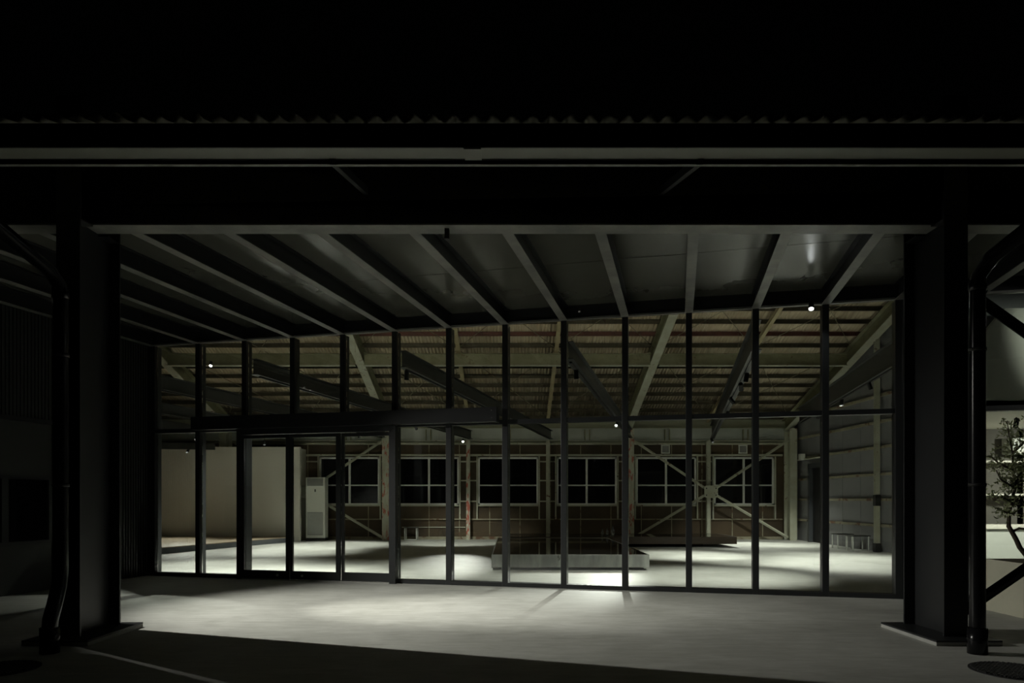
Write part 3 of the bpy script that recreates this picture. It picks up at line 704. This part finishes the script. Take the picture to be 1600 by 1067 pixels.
# planter and olive tree
px0,px1,py0,py1 = 5.14,5.74,6.84,7.44
o = empty('planter',(5.44,7.14,0)); tag(o,'square sand coloured planter box beyond the straight downpipe','planter')
m = MB(); t=.02
m.box((px0,py0,0),(px1,py0+t,.555)); m.box((px0,py1-t,0),(px1,py1,.555)); m.box((px0,py0+t,0),(px0+t,py1-t,.555)); m.box((px1-t,py0+t,0),(px1,py1-t,.555)); m.box((px0+t,py0+t,.02),(px1-t,py1-t,.04))
m.build('box', M_pot, o, bevel=.004)
MB().box((px0+t,py0+t,.04),(px1-t,py1-t,.50)).build('soil', M_soil, o)
tr = empty('olive_tree',(5.44,7.14,.5)); tag(tr,'small olive tree with a twisting trunk growing in the planter','tree')
trunk = [V(5.44,7.14,.48),V(5.36,7.12,.62),V(5.28,7.10,.70),V(5.245,7.1,.78),V(5.20,7.1,.86),V(5.165,7.1,.92),V(5.17,7.1,1.04),V(5.21,7.12,1.18),V(5.25,7.12,1.32),V(5.24,7.14,1.5),V(5.22,7.12,1.68),V(5.17,7.1,1.86),V(5.15,7.1,2.02)]
MB().tube(trunk,[.028,.026,.024,.023,.022,.021,.017,.015,.013,.010,.008,.006,.003],10).build('trunk', M_bark, tr)
br = [[V(5.20,7.1,.86),V(5.26,7.08,.90),V(5.33,7.05,.89),V(5.40,7.02,1.02),V(5.48,7.0,1.25),V(5.55,6.98,1.55),V(5.6,7,1.8)],
      [V(5.25,7.12,1.32),V(5.14,7.08,1.36),V(5.05,7.05,1.40),V(4.98,7.02,1.50)],
      [V(5.21,7.12,1.18),V(5.10,7.1,1.22),V(5.0,7.1,1.20)],
      [V(5.25,7.12,1.36),V(5.36,7.16,1.5),V(5.42,7.2,1.68),V(5.44,7.2,1.82)],
      [V(5.24,7.14,1.5),V(5.12,7.18,1.58),V(5.04,7.2,1.66)],
      [V(5.48,7.0,1.25),V(5.66,7.05,1.35),V(5.8,7.1,1.5)],
      [V(5.22,7.12,1.68),V(5.3,7.05,1.8),V(5.36,7.0,1.92)],
      [V(5.17,7.1,1.04),V(5.08,7.0,1.06),V(5.0,6.95,1.08)],
      [V(5.40,7.02,1.02),V(5.46,7.1,1.1),V(5.5,7.2,1.3),V(5.45,7.25,1.5)]]
allb = [trunk[5:]] + br
for b_ in br:
    n = len(b_); MB().tube(b_, [.011*(1-i/n)+.003 for i in range(n)], 8).build('branch', M_bark, tr)
m = MB()
for b_ in allb:
    for i in range(len(b_)-1):
        L_ = (b_[i+1]-b_[i]).length
        for q in range(int(L_*85)+2):
            p = b_[i].lerp(b_[i+1], random.random())
            if p.z < 1.0: continue
            # twig with leaves
            tw = V(random.gauss(0,1),random.gauss(0,1),random.gauss(.4,.8)).normalized()*random.uniform(.05,.16)
            for l in range(5):
                c0 = p + tw*(.2+.2*l) ; d = (tw.normalized()*.6+V(random.gauss(0,.6),random.gauss(0,.6),random.gauss(.1,.5))).normalized()
                a_ = d.orthogonal().normalized(); a_ = Matrix.Rotation(random.uniform(0,6.28),3,d) @ a_
                ll = random.uniform(.03,.055); w_ = ll*.15; nn_ = d.cross(a_)*.004
                m.add([c0,c0+d*ll*.5+a_*w_+nn_,c0+d*ll,c0+d*ll*.5-a_*w_+nn_],[(0,1,2,3)])
                m.add([c0,c0+d*ll*.5-a_*w_-nn_,c0+d*ll,c0+d*ll*.5+a_*w_-nn_],[(0,1,2,3)])
m.build('foliage', M_leaf, tr)

# ------------------------------------------------------------------ lamps
def lamp(label, loc, target, watts, angle=60, blend=.5, lit=True, size=.035, lens=None, length=.13, drop=.0, col=WARM, rad=.03, grp='track spotlights in the hall', stem=.06):
    loc = V(*loc); d = (V(*target)-loc).normalized()
    o = empty('spotlight', loc); tag(o, label, 'spotlight', grp)
    back = loc - d*length
    hz = MB().tube([back, loc-d*.004, loc], [size,size,size*1.02], 16, cap=False); hz = hz.build('housing', M_black, o)
    MB().tube([back-d*.004,back],size,16).build('back_cap', M_black, hz)
    ld = .012 if lens else .05
    MB().tube([loc-d*(ld+.006),loc-d*ld], size*.8, 16).build('lens', (lens or M_lens) if lit else M_acg, hz)
    mid = (back+loc)/2
    MB().tube([mid, V(mid.x,mid.y,max(mid.z,loc.z)+stem+.02)], .008, 8).build('stem', M_black, o)
    if lit and watts > 0:
        l = bpy.data.lights.new('spot_light','SPOT'); l.energy = watts; l.spot_size = math.radians(angle); l.spot_blend = blend
        l.color = col; l.shadow_soft_size = rad
        lo = bpy.data.objects.new('spot_light', l); COL.objects.link(lo); lo.location = loc - d*.02
        lo.rotation_euler = d.to_track_quat('-Z','Y').to_euler()
        lo.parent = o; lo.matrix_parent_inverse = o.matrix_world.inverted()
    return o
ZL = 2.83
def bl(xi, y, z=.15): p = bpt(xi,y,z); return (p.x,p.y,p.z)
W = 720
lamp('small lit spotlight nearest the glass on the beam before the low table', bl(3.45,10.0), (1.0,10.2,0), W*.28, 66, .8)
lamp('small lit spotlight halfway along the beam over the low table', bl(3.45,15.7), (.9,10.8,0), W*1.7, 27, .8)
lamp('lit spotlight at the far beam end beside the red streaked post', bl(-1.3,19.5), (-1.2,13.2,0), W*.9, 17, .9)
lamp('dark spotlight tilted under the beam crossing above the operator box', bl(1.07,10.1), (-1.8,11.2,0), W*.55, 66, .8)
lamp('dark spotlight on the beam behind the doors and operator box', bl(-1.3,16.4), (-1.5,19.0,0), W*.7, 55, .7)
lamp('nearest of the spotlights in a row on the beam toward the cross bracing', bl(5.83,10.2), (3.2,10.6,0), W*.75, 66, .8)
lamp('second spotlight in the row on the beam toward the cross bracing', bl(5.83,10.9), (5.2,14.4,0), W*.9, 60, .8)
lamp('third spotlight in the row on the beam toward the cross bracing', bl(5.83,12.3), (6.4,12.6,0), W*.8, 66, .8)
lamp('fourth spotlight in the row on the beam toward the cross bracing', bl(5.83,14.2), (3.8,14.6,0), W*.9, 60, .8)
lamp('farthest spotlight on the beam ending above the cross bracing', bl(5.83,19.6), (6.4,17.8,0), W*.9, 60, .8)
lamp('lit spotlight on the beam along the side wall behind the end mullion', bl(8.2,14.4), (6.4,13.6,0), W*.7, 84, .8)
lamp('lit spotlight farther along the side wall beam before the corner column', bl(8.2,16.7), (7.0,18.6,0), W*.7, 66, .8)
lamp('unlit dark spotlight hanging from the side wall beam', bl(8.2,12.3), (7.8,12.6,0), 0, lit=False)
lamp('bright spotlight on the roof girder above the platform', (-7.24,16.4,4.40), (-6.4,13.4,0), W*.9, 55, .8, lens=M_lens_s)
lamp('lit spotlight at the beam end above the white partition', bl(-8.43,18.9), (-8.6,16.8,0), W*.5, 80, .9)
lamp('lit spotlight under the low short beam before the partition', (-8.95,18.80,2.49), (-9.2,17.0,0), W*.35, 85, .9)
lamp('lit spotlight hanging before the partition behind the sliding doors', bl(-6.06,18.2,.36), (-6.2,17.0,0), W*.45, 85, .9, stem=.27)
lamp('lit black spotlight clipped near the brace behind the doors', bl(-3.68,18.4), (-4.6,18.0,0), W*.65, 75, .8)  # switched on, lights the hall floor
lamp('dark spotlight on the beam behind the entrance mullion', bl(-3.68,12.8), (-5.2,11.7,0), W*.75, 92, .8)
lamp('dark spotlight near the glass above the entrance', bl(-1.3,11.6), (-3.9,10.6,0), W*1.1, 88, .8)
lamp('dark spotlight over the floor before the air conditioner', bl(-3.68,16.0), (-5.0,15.8,0), W*.6, 70, .8)
lamp('black cylinder spotlight hanging from the cafe ceiling', (6.86,9.3,2.18), (7.2,10.2,.2), 230, 130, .9, grp='cafe spotlights', length=.12, size=.03)
lamp('black cylinder spotlight deeper in the cafe nook', (8.9,9.5,2.18), (8.5,11.2,.9), 210, 130, .9, grp='cafe spotlights', length=.12, size=.03)
lamp('added unseen spotlight under the canopy washing the cafe fascia', (7.1,6.9,3.45), (6.4,8.5,2.4), 60, 120, 1.0, grp='canopy spotlights', rad=.12, col=WARM, length=.10)  # out-of-view lamp added to brighten the fascia
lamp('bright glaring spotlight hung from the glazing header under the canopy', (3.62,8.26,3.50), (2.8,6.4,0), 48, 165, .9, grp='canopy spotlights', lens=M_lens_s, col=COOL, rad=.02, length=.10, size=.03)
lamp('added narrow canopy spotlight beside the ribbed wall, nearer the glazing', (-5.75,7.45,3.45), (-.35,7.5,0), 2300, 27, 1.0, grp='canopy spotlights', col=WARM, rad=.012, length=.10)  # added out of view to strengthen the middle of the floor pool
lamp('canopy spotlight high beside the ribbed wall', (-5.9,7.1,3.45), (-.6,7.45,0), 1500, 66, 1.0, grp='canopy spotlights', col=WARM, rad=.012, length=.10)

# unseen uplights added above the glazing to brighten the old roof
for s_, tx, nm in ((1.6,2.2,'nearest the grey side wall'),(6.5,1.0,'above the middle of the glazing'),(9.6,-3.6,'nearest the white partition')):
    p = cp(s_, .30, 4.25)
    lamp('added unseen roof uplight on the dark bulkhead, %s' % nm, (p.x,p.y,p.z), (tx,17.5,4.9), 110, 110, .9, grp='added roof uplights', col=(1.0,.92,.74), rad=.03, stem=.02)
